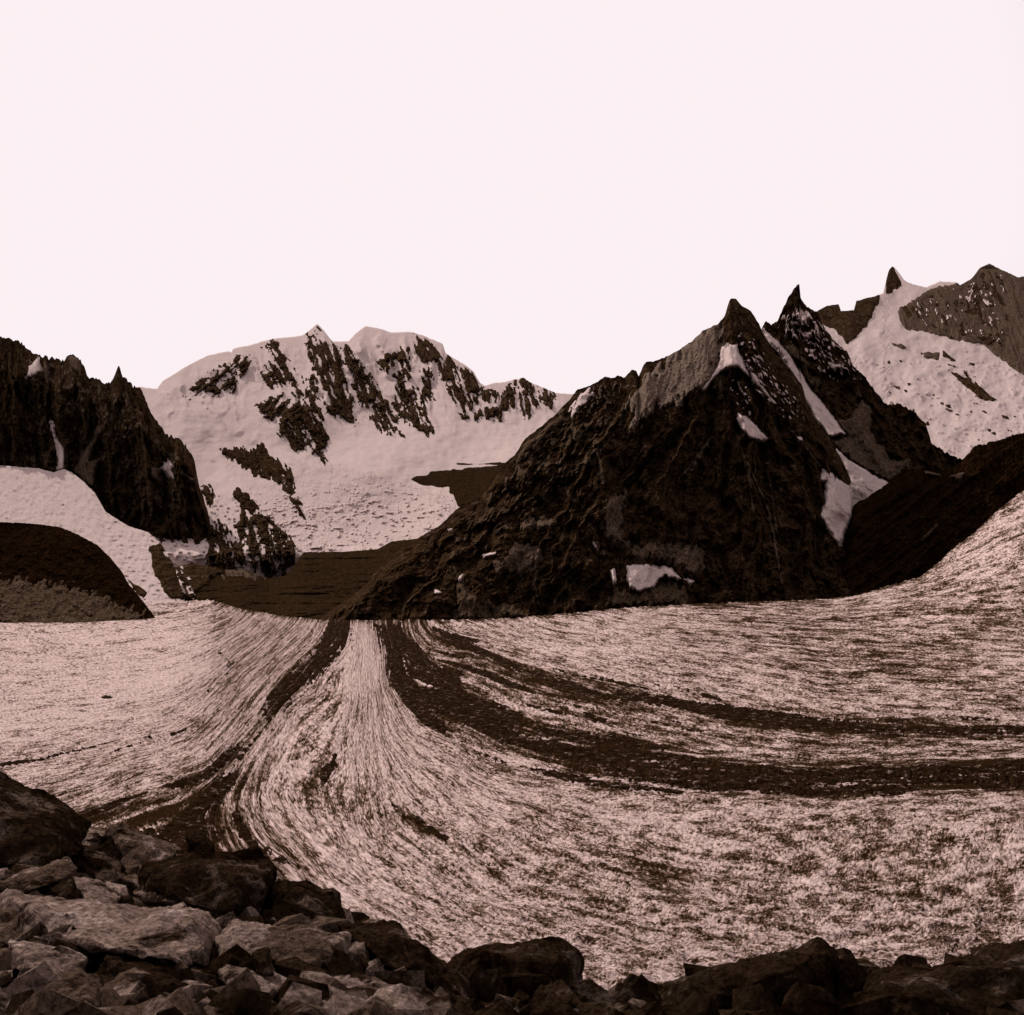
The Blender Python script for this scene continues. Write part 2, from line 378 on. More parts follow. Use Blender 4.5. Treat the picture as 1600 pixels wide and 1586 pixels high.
# ------------------------------------------------------------------ far right peak with its snowfield
topR = curve(zD([(480, 330), (560, 242), (600, 220), (655, 213), (660, 245), (720, 240), (730, 200), (780, 185), (812, 178), (850, 165), (865, 100), (875, 60), (890, 46), (905, 55), (940, 105), (980, 125), (1040, 138), (1100, 112), (1180, 118), (1190, 130), (1240, 100), (1280, 50), (1320, 34), (1366, 58), (1450, 95), (1520, 80)]))
R = Slope(1250, 1616, topR, curve([(1250, 760), (1616, 760)]), lambda px, py, v: 9300-4200*np.clip((py-420)/300, 0, 1.2)**.8, 2.0, .8, 5, 9, 2500,
          lambda px, py, v: 45*fbm(px/26., py/18., 5, 31)+90*np.maximum(0, ridged(px/9., py/5., 4, 8)-.62)*(py > 560))
o = R.base('mountain', M_snow, True)
tag(o, 'far right snowy mountain with a bright snowfield and a small dark horn on its crest', 'mountain', kind='structure')
for i, (p, b_, mt) in enumerate([
  (zD([(540, 236), (600, 210), (660, 205), (730, 190), (835, 170), (830, 200), (790, 290), (730, 362), (690, 390), (640, 330), (560, 290)]), 0, M_far_rock),
  (zD([(855, 170), (868, 70), (893, 40), (908, 80), (926, 128), (880, 162)]), 1, M_dark_rock),
  (zD([(910, 245), (975, 200), (1050, 150), (1190, 110), (1280, 40), (1390, 30), (1500, 60), (1520, 560), (1370, 460), (1300, 400), (1180, 372), (1040, 335), (940, 320), (928, 280)]), 0, M_scree),
  (zD([(1205, 185), (1290, 180), (1300, 280), (1210, 260)]), -1, M_dark_rock),
  (zD([(1250, 90), (1300, 55), (1366, 60), (1380, 200), (1330, 190), (1290, 120)]), -1, M_left_rock),
  (zD([(915, 230), (1000, 205), (1020, 240), (950, 310), (930, 300)]), -1, M_left_rock),
  (zD([(1140, 505), (1190, 530), (1250, 555), (1330, 620), (1365, 640), (1300, 645), (1230, 590)]), 0, M_left_rock),
  (zD([(1025, 428), (1100, 428), (1095, 458), (1030, 452)]), 0, M_scree),
  (zD([(1108, 408), (1175, 462), (1160, 470), (1115, 440)]), 0, M_left_rock),
  (zD([(885, 385), (950, 395), (960, 415), (920, 410)]), 0, M_scree),
  (zD([(1200, 490), (1245, 550), (1230, 555), (1205, 520)]), 0, M_left_rock)]):
    R.patch('rock_outcrop', p, mt, 30, 4, 2.0, 6., -20, 200+i, 30, 8., bias=b_)
R.patch('snow_flecks', zD([(930, 260), (1050, 170), (1190, 140), (1300, 80), (1400, 60), (1400, 420), (1300, 380), (1180, 350), (1000, 310)]), M_snow, 60, 3, 15, 4., -30, 251, bias=-15.5)
R.patch('rock_outcrop', zD([(930, 260), (1050, 170), (1190, 140), (1300, 80), (1400, 60), (1400, 480), (1300, 390), (1180, 360), (1000, 320)]), M_left_rock, 45, 3, 15, 7., -30, 252, 60, 7, bias=-11)
# scattered rocks over the snowfield
for k in range(46):
    random.seed(500+k)
    x = random.uniform(1385, 1590); y = random.uniform(545, 700)
    if y-545 > (x-1330)*1.2: continue
    a = random.uniform(2, 7)
    R.patch('rock_outcrop', [(x-a, y-a*.4), (x+a*.6, y-a*.2), (x+a, y+a*.6), (x-a*.2, y+a*.4)], M_left_rock, 14, 3, 1.5, 3., 0, 700+k)
R.patch('snow_patch', zD([(1275, 178), (1340, 205), (1345, 220), (1310, 226), (1290, 205)]), M_snow_clean, 60, 4, 1)

# ------------------------------------------------------------------ second peak with the leaning tooth
topQ = curve(zD([(240, 460), (300, 345), (320, 305), (333, 288), (355, 300), (380, 290), (392, 265), (410, 225), (430, 180), (455, 145), (479, 121), (482, 180), (500, 215), (530, 238), (556, 245), (590, 320), (640, 380), (690, 420), (720, 490), (770, 535), (800, 580), (860, 655), (920, 655), (990, 690), (1040, 750), (1065, 830), (1110, 858), (1150, 880), (1205, 905), (1260, 890)]) + [(1616, 700)])
def relQ(px, py, v):
    u = px*.84-py*.54; w_ = px*.54+py*.84
    return 150*ridged(u/26.+.5*fbm(px/25., py/25., 3, 44), w_/110., 4, 41)+60*fbm(px/14., py/14., 5, 42, .6)
Q = Slope(1165, 1616, topQ, curve([(1165, 900), (1616, 900)]), lambda px, py, v: 5500-1100*np.clip((py-440)/400, 0, 1.1), 2.0, 3.0, 4, 4, 1800, relQ)
o = Q.base('mountain', M_dark_rock)
tag(o, 'dark rocky peak ending in a leaning horn, behind the great pyramid', 'mountain', kind='structure')
Q.patch('snow_couloir', zD([(305, 320), (345, 345), (380, 380), (440, 430), (490, 520), (540, 600), (590, 665), (640, 730), (692, 790), (610, 802), (560, 740), (480, 600), (400, 450), (330, 365)]), M_snow_clean, 110, 3, 1.4, 6, -30, 301, smooth=True, useY0=True)
Q.patch('snow_patch', zD([(640, 850), (670, 870), (700, 900), (780, 950), (875, 1005), (860, 1060), (780, 1120), (760, 1300), (560, 1300), (560, 960)]), M_ice, 120, 3, 1.5, 6, 0, 302, smooth=True, useY0=True)
Q.patch('snow_patch', zD([(640, 370), (700, 355), (800, 330), (900, 360), (700, 400)]), M_snow_clean, 60, 3, 1.0, 6, 0, 307, smooth=True)
Q.patch('scree_slope', zD([(612, 815), (690, 795), (640, 730), (700, 715), (760, 635), (805, 680), (795, 780), (850, 850), (880, 910), (960, 900), (950, 950), (880, 1000), (780, 950), (700, 900), (650, 862)]), M_scree, 60, 4, 3, 7, 10, 303, 25, 6, useY0=True)
Q.patch('scree_slope', zD([(415, 400), (450, 385), (495, 430), (530, 520), (575, 560), (560, 625), (500, 540), (440, 450)]), M_scree_dark, 50, 4, 3, 7, -30, 304, 20, 6)
for i, p in enumerate([[(450, 250), (520, 240), (560, 290), (480, 300)], [(540, 250), (575, 290), (600, 340), (560, 300)], [(600, 470), (680, 470), (690, 520), (620, 500)], [(460, 320), (540, 330), (560, 370), (500, 370)]]):
    Q.patch('snow_patch', zD(p), M_snow, 60, 3, 4, 4, -40, 320+i, 40, 4, bias=-3)

# ------------------------------------------------------------------ the great dark pyramid
topP = curve([(430, 1010), (480, 985), (505, 962), (560, 925)] + zC([(0, 1262), (60, 1210), (160, 1150), (280, 1080), (360, 1000), (430, 965), (480, 945), (520, 880), (580, 790), (650, 730), (700, 650), (780, 590), (850, 530), (890, 488), (925, 452), (955, 410), (1000, 398), (1050, 375), (1090, 345), (1140, 350), (1160, 338), (1190, 350), (1230, 308), (1250, 315), (1262, 345), (1285, 290), (1300, 272), (1350, 265), (1440, 225), (1530, 165), (1570, 128)]) +
   zD([(30, 352), (50, 330), (120, 300), (150, 262), (160, 225), (172, 190), (185, 186), (200, 190), (215, 212), (265, 245), (300, 300), (320, 350), (370, 430), (430, 490), (490, 570), (512, 650), (560, 740), (620, 820), (655, 880), (680, 930), (705, 985), (712, 1010), (725, 1290), (760, 1400)]))
def depP(px, py, v):
    ridge = np.interp(px, [430, 560, 760, 900, 1145, 1300, 1360], [3350, 3450, 3750, 4000, 4300, 4000, 3800])
    foot = np.interp(px, [430, 800, 1145, 1360], [3180, 3200, 3230, 3240])
    t = np.clip((985-py)/(985-np.interp(px, s_px, s_T)+1), 0, 1)
    return foot+(ridge-foot)*t**1.15
s_px = np.arange(430, 1361, 2.); s_T = topP(s_px)
def relP(px, py, v):
    # big buttresses fanning out from the summit, then finer ribs
    wx = 26*fbm(px/55., py/55., 4, 58); wy = 26*fbm(px/55., py/55., 4, 59)
    ang = np.arctan2(px+wx-1145, py+wy-370); rad = np.hypot(px-1145, py-370)
    big = ridged(ang*6.5+3.1, rad/420., 3, 51)
    u = px+.15*py
    fine = ridged(ang*22+.4*fbm(px/40., py/40., 2, 5), rad/130., 4, 52)
    amp = np.clip(v*6, .05, 1)
    return (190*big+125*fine+60*fbm(px/18., py/18., 5, 53, .6))*amp
P = Slope(430, 1360, topP, curve([(430, 1010), (1360, 990)]), depP, 2.0, 1.2, 6, 2, 1600, relP)
o = P.base('mountain', M_dark_rock)
tag(o, 'great dark pyramid shaped rock peak rising from the glacier edge', 'mountain', kind='structure')
P.patch('scree_slope', zC([(1190, 440), (1270, 365), (1400, 262), (1586, 100)])+[(1125, 500), (1131, 545), (1118, 580), (1100, 610)]+zC([(1586, 400), (1540, 420), (1450, 480), (1350, 500), (1300, 560), (1220, 620), (1190, 640), (1210, 540)]), M_flank, 60, 9, 9, 8, 10, 401, 30, 7, useY0=True)  # sunlit side of the pyramid, its light painted on as paler scree
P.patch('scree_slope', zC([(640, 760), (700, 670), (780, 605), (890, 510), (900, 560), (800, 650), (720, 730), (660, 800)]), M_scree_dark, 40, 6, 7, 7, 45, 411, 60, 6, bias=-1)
for i, p in enumerate([[(370, 500), (430, 485), (505, 490), (510, 540), (550, 600), (605, 745), (550, 705), (510, 665), (450, 670), (400, 690), (340, 740), (240, 862), (222, 830), (290, 740), (340, 670), (365, 590)],
   [(508, 1005), (600, 1060), (680, 1150), (748, 1215), (710, 1247), (600, 1215), (540, 1150), (503, 1070)],
   [(595, 695), (660, 720), (720, 830), (812, 950), (790, 955), (700, 840), (640, 785)],
   [(915, 1135), (1015, 1230), (990, 1240), (940, 1190)],
   [(505, 780), (520, 775), (565, 880), (530, 850)],
   [(640, 600), (710, 615), (700, 640), (650, 620)],
   [(765, 770), (800, 820), (780, 820)],
   [(570, 970), (630, 1015), (610, 1030)],
   [(1170, 1455), (1260, 1500), (1200, 1560), (1150, 1540)]]):
    P.patch('snow_patch', zM(p), M_snow_clean, 75 if i < 2 else 45, 3, 1.0 if i < 2 else 1.8, 5., -40, 420+i, smooth=True, useY0=True)
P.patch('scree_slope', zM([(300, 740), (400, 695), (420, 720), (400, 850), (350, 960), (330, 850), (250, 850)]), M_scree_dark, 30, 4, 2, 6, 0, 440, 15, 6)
P.patch('snow_patch', zD([(595, 950), (640, 990), (700, 1012), (740, 985), (800, 1050), (730, 1110), (700, 1200), (652, 1290), (600, 1210), (570, 1150), (592, 1080)]), M_ice, 60, 4, 2, 6, 0, 441, smooth=True, useY0=True)
for i, (p, mt, b_) in enumerate([
   ([(515, 250), (570, 185), (640, 190), (725, 208), (690, 240), (640, 268)], M_scree, 0),
   ([(340, 450), (420, 390), (500, 335), (590, 335), (645, 385), (600, 480), (510, 535), (370, 512)], M_scree, 0),
   ([(1000, 300), (995, 120), (1050, 60), (1135, 25), (1110, 250), (1160, 370), (1070, 335)], M_scree, 0),
   ([(1150, 400), (1200, 350), (1330, 335), (1500, 345), (1590, 365), (1610, 480), (1520, 540), (1420, 465), (1330, 430), (1180, 462)], M_scree, 0),
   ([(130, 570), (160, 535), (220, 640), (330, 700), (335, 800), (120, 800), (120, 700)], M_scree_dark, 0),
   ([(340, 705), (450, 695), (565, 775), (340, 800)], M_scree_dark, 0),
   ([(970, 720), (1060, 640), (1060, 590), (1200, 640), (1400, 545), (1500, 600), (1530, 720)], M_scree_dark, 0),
   ([(860, 180), (930, 260), (1010, 390), (1060, 450), (980, 400), (900, 290)], M_scree, -1),
   ([(775, 10), (800, 60), (840, 90), (800, 150), (780, 160), (815, 95)], M_scree_dark, -1),
   ([(595, 500), (605, 500), (600, 620), (580, 740), (565, 740)], M_scree_dark, 0)]):
    P.patch('scree_slope', [(680+.2625*a, 760+.2625*b) for a, b in p], mt, 38, 8, 5.5, 6, 10, 450+i, 25, 6, useY0=True, bias=b_)
for i, p in enumerate([[(1130, 475), (1190, 466), (1260, 462), (1330, 480), (1380, 478), (1505, 560), (1440, 562), (1370, 535), (1330, 560), (1300, 600), (1220, 632), (1150, 600)],
   [(1500, 552), (1545, 560), (1508, 602)], [(278, 405), (365, 388), (362, 410), (290, 427)], [(-5, 608), (45, 628), (22, 648), (-5, 640)], [(75, 255), (102, 248), (100, 278)], [(925, 325), (945, 325), (970, 370), (955, 370)],
   [(135, 545), (162, 520), (160, 545), (140, 590)], [(1045, 500), (1065, 480), (1080, 560), (1060, 600)]]):
    P.patch('snow_patch', [(680+.2625*a, 760+.2625*b) for a, b in p], M_ice if i == 0 else M_snow_clean, 60, 3, 2.2 if i == 0 else .8, 5., 0, 470+i, smooth=True, useY0=True)
P.patch('snow_flecks', zM([(500, 400), (600, 420), (760, 600), (900, 800), (1060, 1100), (900, 1100), (700, 950), (520, 640)]), M_snow_clean, 40, 3, 17, 2.6, -35, 481, bias=-15.5)
P.patch('snow_flecks', zM([(470, 740), (620, 820), (640, 1000), (520, 1000), (460, 880)]), M_snow_clean, 40, 3, 17, 2.6, -35, 482, bias=-15.5)
P.patch('snow_flecks', zC([(1040, 380), (1180, 350), (1200, 420), (1100, 520), (1000, 560), (900, 560), (960, 440)]), M_scree, 40, 3, 17, 3.4, 0, 483, bias=-13)
P.patch('snow_flecks', zC([(480, 960), (600, 800), (760, 640), (900, 560), (1200, 450), (1200, 640), (1000, 800), (800, 1000), (500, 1200), (200, 1300)]), M_scree_dark, 26, 3, 16, 5., 30, 486, bias=-12.5)
P.patch('snow_patch', zC([(915, 520), (960, 440), (1020, 400), (1050, 440), (980, 500), (930, 545)]), M_snow, 40, 3, 3, 5, 30, 484, bias=-1)
Q.patch('snow_flecks', zD([(380, 250), (500, 230), (600, 330), (700, 430), (760, 560), (620, 560), (480, 420), (400, 330)]), M_snow_clean, 60, 3, 17, 2.8, -35, 485, bias=-15.5)
# pale gully lines running down the pyramid
for i, p in enumerate([zD([(200, 790), (240, 900), (300, 1030), (350, 1150), (375, 1300), (395, 1400), (405, 1480)]), zD([(350, 1000), (365, 1120), (380, 1230)]), zD([(430, 760), (500, 840), (570, 930)]),
   zD([(95, 800), (50, 860), (0, 950)]), zC([(1586, 690), (1540, 770), (1460, 850)]), zC([(1040, 690), (1070, 760), (1085, 870)]), zD([(205, 800), (250, 950), (280, 1150)]), zD([(545, 1150), (550, 1300)]),
   zC([(340, 1270), (370, 1340), (380, 1420)]), zC([(905, 905), (935, 960), (925, 1010)]), zC([(770, 1480), (745, 1380), (760, 1310)]), zM([(480, 1150), (560, 1350), (620, 1550)])]):
    P.patch('scree_gully', p, M_scree if i in (0, 3, 4) else M_scree_dark, 30, 3, 1.3, 5, 0, 490+i, closed=False, width=2.6 if i in (3, 4, 5) else 1.7)

# ------------------------------------------------------------------ left rock spires
topA = curve([(-30, 520)] + zA([(0, 165), (33, 200), (70, 235), (130, 245), (225, 268), (245, 237), (270, 240), (300, 262), (318, 275), (325, 300), (345, 350), (400, 362), (425, 382), (465, 362), (478, 330), (493, 290), (515, 345), (560, 385), (600, 400), (650, 520), (700, 590), (740, 640), (752, 632), (765, 645), (800, 655), (840, 700), (870, 770), (885, 850), (892, 885), (920, 960), (945, 1060), (952, 1150), (960, 1260)]))
def relA(px, py, v):
    u = px-.12*py
    wv = fbm(px/30., py/60., 4, 64)
    return (290*ridged(u/34.+.5*wv, py/240., 3, 61)+150*ridged(u/11.+wv, py/90., 4, 62)+70*fbm(px/12., py/16., 5, 63, .6))*np.clip(v*6, .05, 1)
A = Slope(-24, 332, topA, curve([(-30, 830), (332, 905)]), lambda px, py, v: 6000-650*np.clip((py-540)/340, 0, 1)-.8*(px-100), 2.0, 4.5, 4, 3, 1500, relA)
o = A.base('mountain', M_left_rock)
tag(o, 'row of dark rock spires at the left with a needle on top', 'mountain', kind='structure')
for i, (p, mt, b_) in enumerate([
   (zA([(150, 565), (165, 570), (185, 650), (225, 695), (228, 810), (192, 812), (188, 700)]), M_snow_clean, 0),
   (zA([(703, 800), (740, 762), (785, 792), (762, 805), (785, 875), (740, 842)]), M_snow_clean, 0),
   (zA([(648, 792), (702, 800), (685, 862), (655, 850)]), M_scree, 0),
   (zA([(265, 815), (330, 700), (380, 600), (435, 555), (400, 640), (350, 760), (405, 750), (385, 800), (370, 900), (320, 870)]), M_scree, 0),
   (zA([(20, 370), (45, 290), (95, 250), (118, 320), (60, 350)]), M_snow, -1),
   (zA([(820, 830), (885, 850), (900, 880), (850, 870)]), M_scree, 0),
   (zA([(50, 880), (80, 850), (125, 800), (135, 860), (130, 900)]), M_snow_clean, 0),
   (zA([(235, 240), (300, 262), (300, 345), (260, 300)]), M_scree, 0),
   (zA([(640, 860), (660, 980), (655, 1010), (645, 960)]), M_scree, -.5),
   (zA([(120, 250), (150, 300), (140, 400), (125, 350)]), M_scree, -.5)]):
    A.patch('snow_gully' if mt in (M_snow_clean, M_snow) else 'scree_slope', p, mt, 70, 3, 1.2, 5, 8, 510+i, smooth=True, useY0=True, bias=b_)

A.patch('snow_flecks', zA([(20, 250), (230, 270), (420, 380), (520, 380), (640, 560), (500, 700), (300, 560), (30, 480)]), M_scree, 14, 3, 16, 3.6, 8, 531, bias=-13)
A.patch('snow_flecks', zA([(40, 420), (250, 500), (620, 560), (860, 780), (900, 1000), (600, 1050), (350, 820), (40, 840)]), M_scree_dark, 14, 3, 16, 5., 8, 532, bias=-13)

# ------------------------------------------------------------------ dark brown valley glacier, in the middle distance
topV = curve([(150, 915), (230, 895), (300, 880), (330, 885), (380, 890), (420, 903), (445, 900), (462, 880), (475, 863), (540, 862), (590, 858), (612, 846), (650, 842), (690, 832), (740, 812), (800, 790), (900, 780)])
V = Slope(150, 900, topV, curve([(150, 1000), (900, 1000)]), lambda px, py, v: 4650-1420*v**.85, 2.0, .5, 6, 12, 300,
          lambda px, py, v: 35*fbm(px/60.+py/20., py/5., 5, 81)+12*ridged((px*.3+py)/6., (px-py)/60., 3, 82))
o = V.base('glacier', M_dark_ice)
tag(o, 'dark brown glacier tongue below the icefall, left of the pyramid', 'glacier', kind='structure')

V.patch('rock_outcrop', zA([(640, 1180), (740, 1230), (850, 1200), (930, 1250), (1040, 1190), (1060, 1290), (960, 1350), (900, 1400), (860, 1450), (740, 1460), (660, 1380)]), M_left_rock, 60, 6, 5, 6, -20, 85, 60, 6)
V.patch('snow_flecks', zA([(700, 1180), (760, 1200), (860, 1330), (880, 1440), (780, 1440), (680, 1330)]), M_snow, 80, 3, 16, 3, -30, 86, bias=-9.5)
V.patch('rock_outcrop', zA([(1000, 1260), (1150, 1240), (1250, 1330), (1150, 1350), (1020, 1340)]), M_scree, 30, 6, 5, 6, -20, 87, 30, 6, bias=-1)

# ------------------------------------------------------------------ left icefall
topL = curve([(-30, 725), (60, 732), (85, 738), (100, 733), (112, 738), (130, 752), (148, 770), (165, 800), (200, 822), (232, 832), (252, 850), (270, 880), (282, 915), (292, 950)])
L = Slope(-24, 292, topL, curve([(-30, 990), (350, 990)]), lambda px, py, v: 5300-1900*np.clip((py-730)/220, 0, 1)**.9, 2.0, .8, 6, 21, 300,
          lambda px, py, v: 30*ridged(px/9.+py/30., py/7., 4, 91)+8*fbm(px/5., py/4., 3, 92))
o = L.base('icefall', M_ice, True)
tag(o, 'pale broken icefall curving down between the left spires and the dark hump', 'icefall', kind='structure')
for i, (p, b_) in enumerate([(zA([(640, 1180), (680, 1180), (740, 1240), (790, 1260), (900, 1200), (1100, 1200), (1100, 1500), (860, 1450), (740, 1442), (700, 1380), (670, 1310)]), 0),
    (zA([(640, 1180), (730, 1150), (770, 1170), (740, 1220), (690, 1220)]), -2), (zA([(530, 1340), (600, 1380), (640, 1410), (620, 1455), (560, 1400)]), -1)]):
    L.patch('rock_outcrop', p, M_left_rock, 26, 4, 2.0, 6, 30, 95+i, 16, 7, bias=b_)
L.patch('snow_patch', zA([(735, 1230), (830, 1165), (895, 1240), (850, 1225), (800, 1235)]), M_snow_clean, 50, 3, 1, 5, 0, 99, smooth=True)

# ------------------------------------------------------------------ dark hump at the left
topH = curve([(-30, 815)] + zA([(35, 1070), (120, 1078), (200, 1090), (280, 1120), (390, 1180), (450, 1240), (510, 1310), (540, 1370), (600, 1440), (655, 1512), (690, 1560)]))
H = Slope(-24, 246, topH, curve([(-30, 1000), (246, 1000)]), lambda px, py, v: 2920-490*np.clip((py-820)/150, 0, 1.2), 1.5, .8, 6, 23, 700,
          lambda px, py, v: (16*ridged((px*.5-py*.87)/13.+.8*fbm(px/20., py/20., 3, 104), (px*.87+py*.5)/60., 4, 101)+16*fbm(px/12., py/12., 5, 102, .6))*np.clip(v*6, .1, 1))
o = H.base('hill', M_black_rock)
tag(o, 'dark rounded rock hump at the left edge of the glacier', 'hill', kind='structure')
H.patch('scree_slope', zA([(-150, 1320), (35, 1340), (150, 1355), (300, 1380), (430, 1430), (560, 1480), (640, 1515), (560, 1640), (-150, 1640)]), M_scree_dark, 12, 14, 12, 4, 25, 103, bias=-4)

# ------------------------------------------------------------------ dark ridge at the right
topW = curve([(1285, 960), (1292, 900)] + zD([(640, 1310), (660, 1260), (700, 1150), (720, 1100), (790, 1060), (870, 1008), (900, 970), (930, 955), (980, 942), (1040, 950), (1110, 945), (1160, 940), (1200, 905), (1232, 870), (1245, 845), (1262, 838), (1300, 832), (1370, 810), (1430, 790), (1520, 770)]))
W = Slope(1285, 1616, topW, curve([(1285, 965), (1616, 960)]), lambda px, py, v: 3650-520*np.clip(v, 0, 1), 2.0, 2.0, 5, 25, 1200,
          lambda px, py, v: (60*ridged((px*.6+py*.8)/22., (px*.8-py*.6)/90., 4, 111)+12*fbm(px/6., py/6., 3, 112))*np.clip(v*6, .1, 1))
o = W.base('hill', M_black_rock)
tag(o, 'black jagged ridge at the right above the sloping ice', 'hill', kind='structure')
W.patch('scree_slope', zD([(1030, 952), (1110, 965), (1105, 978), (1040, 965)]), M_scree, 30, 3, 1, 5, 0, 113)
W.patch('scree_slope', zD([(1140, 975), (1215, 952), (1190, 1000), (1170, 985)]), M_scree, 30, 3, 1, 5, 0, 114)
W.patch('scree_slope', zD([(880, 930), (950, 900), (965, 940), (920, 955)]), M_scree, 30, 3, 1, 5, 0, 115)
W.patch('scree_gully', zD([(1085, 1190), (1050, 1230), (1020, 1260)]), M_scree_dark, 20, 3, 1, 5, 0, 116, closed=False, width=2.)

# ------------------------------------------------------------------ the main glacier
topG = curve([(-30, 952), (120, 951), (232, 946), (280, 940), (330, 937), (352, 944), (380, 952), (440, 962), (500, 969), (620, 969), (720, 968), (800, 966), (900, 957), (1000, 948), (1100, 943), (1200, 939), (1290, 936), (1345, 928), (1400, 912), (1440, 900), (1465, 880), (1490, 856), (1520, 835), (1562, 795), (1620, 750)])
flow_curves = [
 (-440, [(-20, 1010), (150, 1008), (290, 990), (370, 955)]),
 (-345, [(-20, 1100), (150, 1085), (280, 1062), (335, 1030), (390, 992), (425, 958)]),
 (-250, [(-20, 1198), (50, 1186), (120, 1172), (260, 1135), (330, 1090), (370, 1050), (425, 1005), (468, 966)]),
 (-150, [(60, 1290), (130, 1265), (230, 1225), (330, 1190), (400, 1110), (430, 1070), (490, 1010), (515, 970)]),
 (-115, [(300, 1330), (340, 1220), (420, 1120), (460, 1070), (520, 1010), (538, 970)]),
 (-80, [(1620, 1680), (1200, 1655), (850, 1600), (650, 1510), (500, 1410), (400, 1310), (390, 1220), (450, 1110), (510, 1040), (550, 970)]),
 (-40, [(1620, 1590), (1300, 1580), (900, 1520), (700, 1450), (560, 1360), (495, 1260), (520, 1180), (550, 1090), (562, 970)]),
 (15, [(1620, 1500), (1300, 1490), (1000, 1445), (780, 1380), (640, 1280), (590, 1180), (578, 1080), (574, 970)]),
 (75, [(1620, 1340), (1300, 1345), (1100, 1330), (900, 1290), (760, 1240), (650, 1170), (600, 1090), (586, 970)]),
 (120, [(595, 970), (608, 1060), (655, 1135), (760, 1192), (900, 1228), (1100, 1243), (1300, 1245), (1620, 1232)]),
 (170, [(620, 970), (680, 1060), (800, 1120), (950, 1155), (1100, 1180), (1300, 1195), (1620, 1190)]),
 (220, [(655, 970), (760, 1020), (850, 1050), (1000, 1085), (1150, 1115), (1300, 1135), (1620, 1146)]),
 (320, [(850, 964), (1000, 990), (1300, 1030), (1620, 1045)]),
 (400, [(1000, 948), (1150, 960), (1300, 965), (1620, 960)]),
 (460, [(1300, 935), (1400, 918), (1500, 890), (1620, 850)])]
cx, cy, cs = [], [], []
for s_, pts in flow_curves:
    for (a, b), (c, d) in zip(pts[:-1], pts[1:]):
        k = max(1, int(math.hypot(c-a, d-b)/60))
        for j in range(k):
            cx.append(a+(c-a)*j/k); cy.append(b+(d-b)*j/k); cs.append(s_)
    cx.append(pts[-1][0]); cy.append(pts[-1][1]); cs.append(s_)
cx = np.array(cx)/100; cy = np.array(cy)/100; cs = np.array(cs, float)
def tps(r2): return .5*r2*np.log(r2+1e-9)
K = tps((cx[:, None]-cx)**2+(cy[:, None]-cy)**2)+np.eye(len(cx))*.02
Pm = np.stack([np.ones_like(cx), cx, cy], 1)
Am = np.block([[K, Pm], [Pm.T, np.zeros((3, 3))]])
sol = np.linalg.lstsq(Am, np.concatenate([cs, np.zeros(3)]), rcond=None)[0]
def flowS(px, py):
    x = px.ravel()/100; y = py.ravel()/100; out = np.empty(x.shape)
    for i in range(0, len(x), 40000):
        xx = x[i:i+40000]; yy = y[i:i+40000]
        out[i:i+40000] = tps((xx[:, None]-cx)**2+(yy[:, None]-cy)**2)@sol[:-3]+sol[-3]+sol[-2]*xx+sol[-1]*yy
    return out.reshape(px.shape)

def depG(px, py, v):
    T = topG(px); e = 968-T
    ww = np.clip(1-(py-T)/np.maximum(180+e*1.2, 60), 0, 1)**1.5
    pe = py+e*ww
    return EYE*F/(pe-HY)
G = Slope(-24, 1620, topG, curve([(-30, 1640), (1620, 1640)]), depG, 2.0, 1.8, 6, 33, 900, None, rows=430)
G.S = flowS(G.px, G.py)
lr = G.py
def seg(p, wd, amp): return amp*np.clip(.5+sdf(G.px, G.py, p, True, 90)/wd*.5, 0, 1)
BANDS = [(zF([(50, 120), (110, 125), (180, 125), (300, 250), (345, 330), (480, 350), (480, 420), (560, 480), (700, 530), (860, 580), (1000, 600), (1300, 650), (1500, 700)])+zG([(0, 815), (300, 860), (500, 880), (800, 890), (1100, 890), (1550, 860), (1750, 850), (1750, 1000), (1550, 1010), (1000, 1042), (700, 1040), (300, 1022), (0, 985)])+zF([(1300, 860), (1000, 795), (800, 735), (600, 655), (430, 565), (330, 470), (400, 560), (430, 670), (300, 612), (220, 525), (140, 410), (118, 260), (60, 150)]), 12, .33),
 (zF([(270, 110), (400, 165), (560, 225), (700, 290), (830, 340), (1050, 400), (1300, 450), (1600, 480)])+zG([(300, 610), (600, 655), (900, 690), (1550, 695), (1750, 690), (1750, 765), (1550, 765), (1000, 765), (600, 730), (300, 690), (0, 640)])+zF([(1350, 525), (1100, 475), (900, 425), (760, 370), (600, 305), (450, 235), (280, 135)]), 12, .33),
 (zE([(1300, 105), (1372, 105), (1362, 190), (1285, 280), (1180, 380), (1095, 465), (1025, 525), (955, 605), (915, 670), (830, 735), (740, 790), (640, 800), (640, 775), (740, 750), (845, 670), (935, 595), (1005, 515), (1045, 420), (1110, 340), (1200, 270), (1265, 200), (1272, 150)]), 12, .33),
 (zE([(150, 860), (400, 850), (640, 790), (900, 740), (960, 760), (880, 850), (930, 930), (1050, 1010), (1150, 1120), (700, 1150), (300, 1080)]), 40, .5),
 (zI([(830, 130), (930, 220), (1060, 280), (1050, 300), (960, 290), (860, 200)]), 8, .5)]
dirt = .12*fbm(G.px/80., G.py/30., 3, 71)
between = [(610, 975), (700, 975), (760, 1010), (900, 1060), (1100, 1105), (1300, 1130), (1620, 1145), (1620, 1235), (1300, 1245), (1100, 1243), (900, 1226), (760, 1190), (655, 1130), (608, 1050)]
dirt += seg(between, 24, .24)
dirt += seg([(1100, 945), (1620, 900), (1620, 1120), (1300, 1110), (1150, 1060)], 80, .22)
dirt += seg([(760, 1330), (1100, 1290), (1620, 1260), (1620, 1520), (900, 1520)], 60, .17)
dirt += seg([(380, 990), (520, 985), (400, 1110), (300, 1170), (340, 1060)], 20, .12)
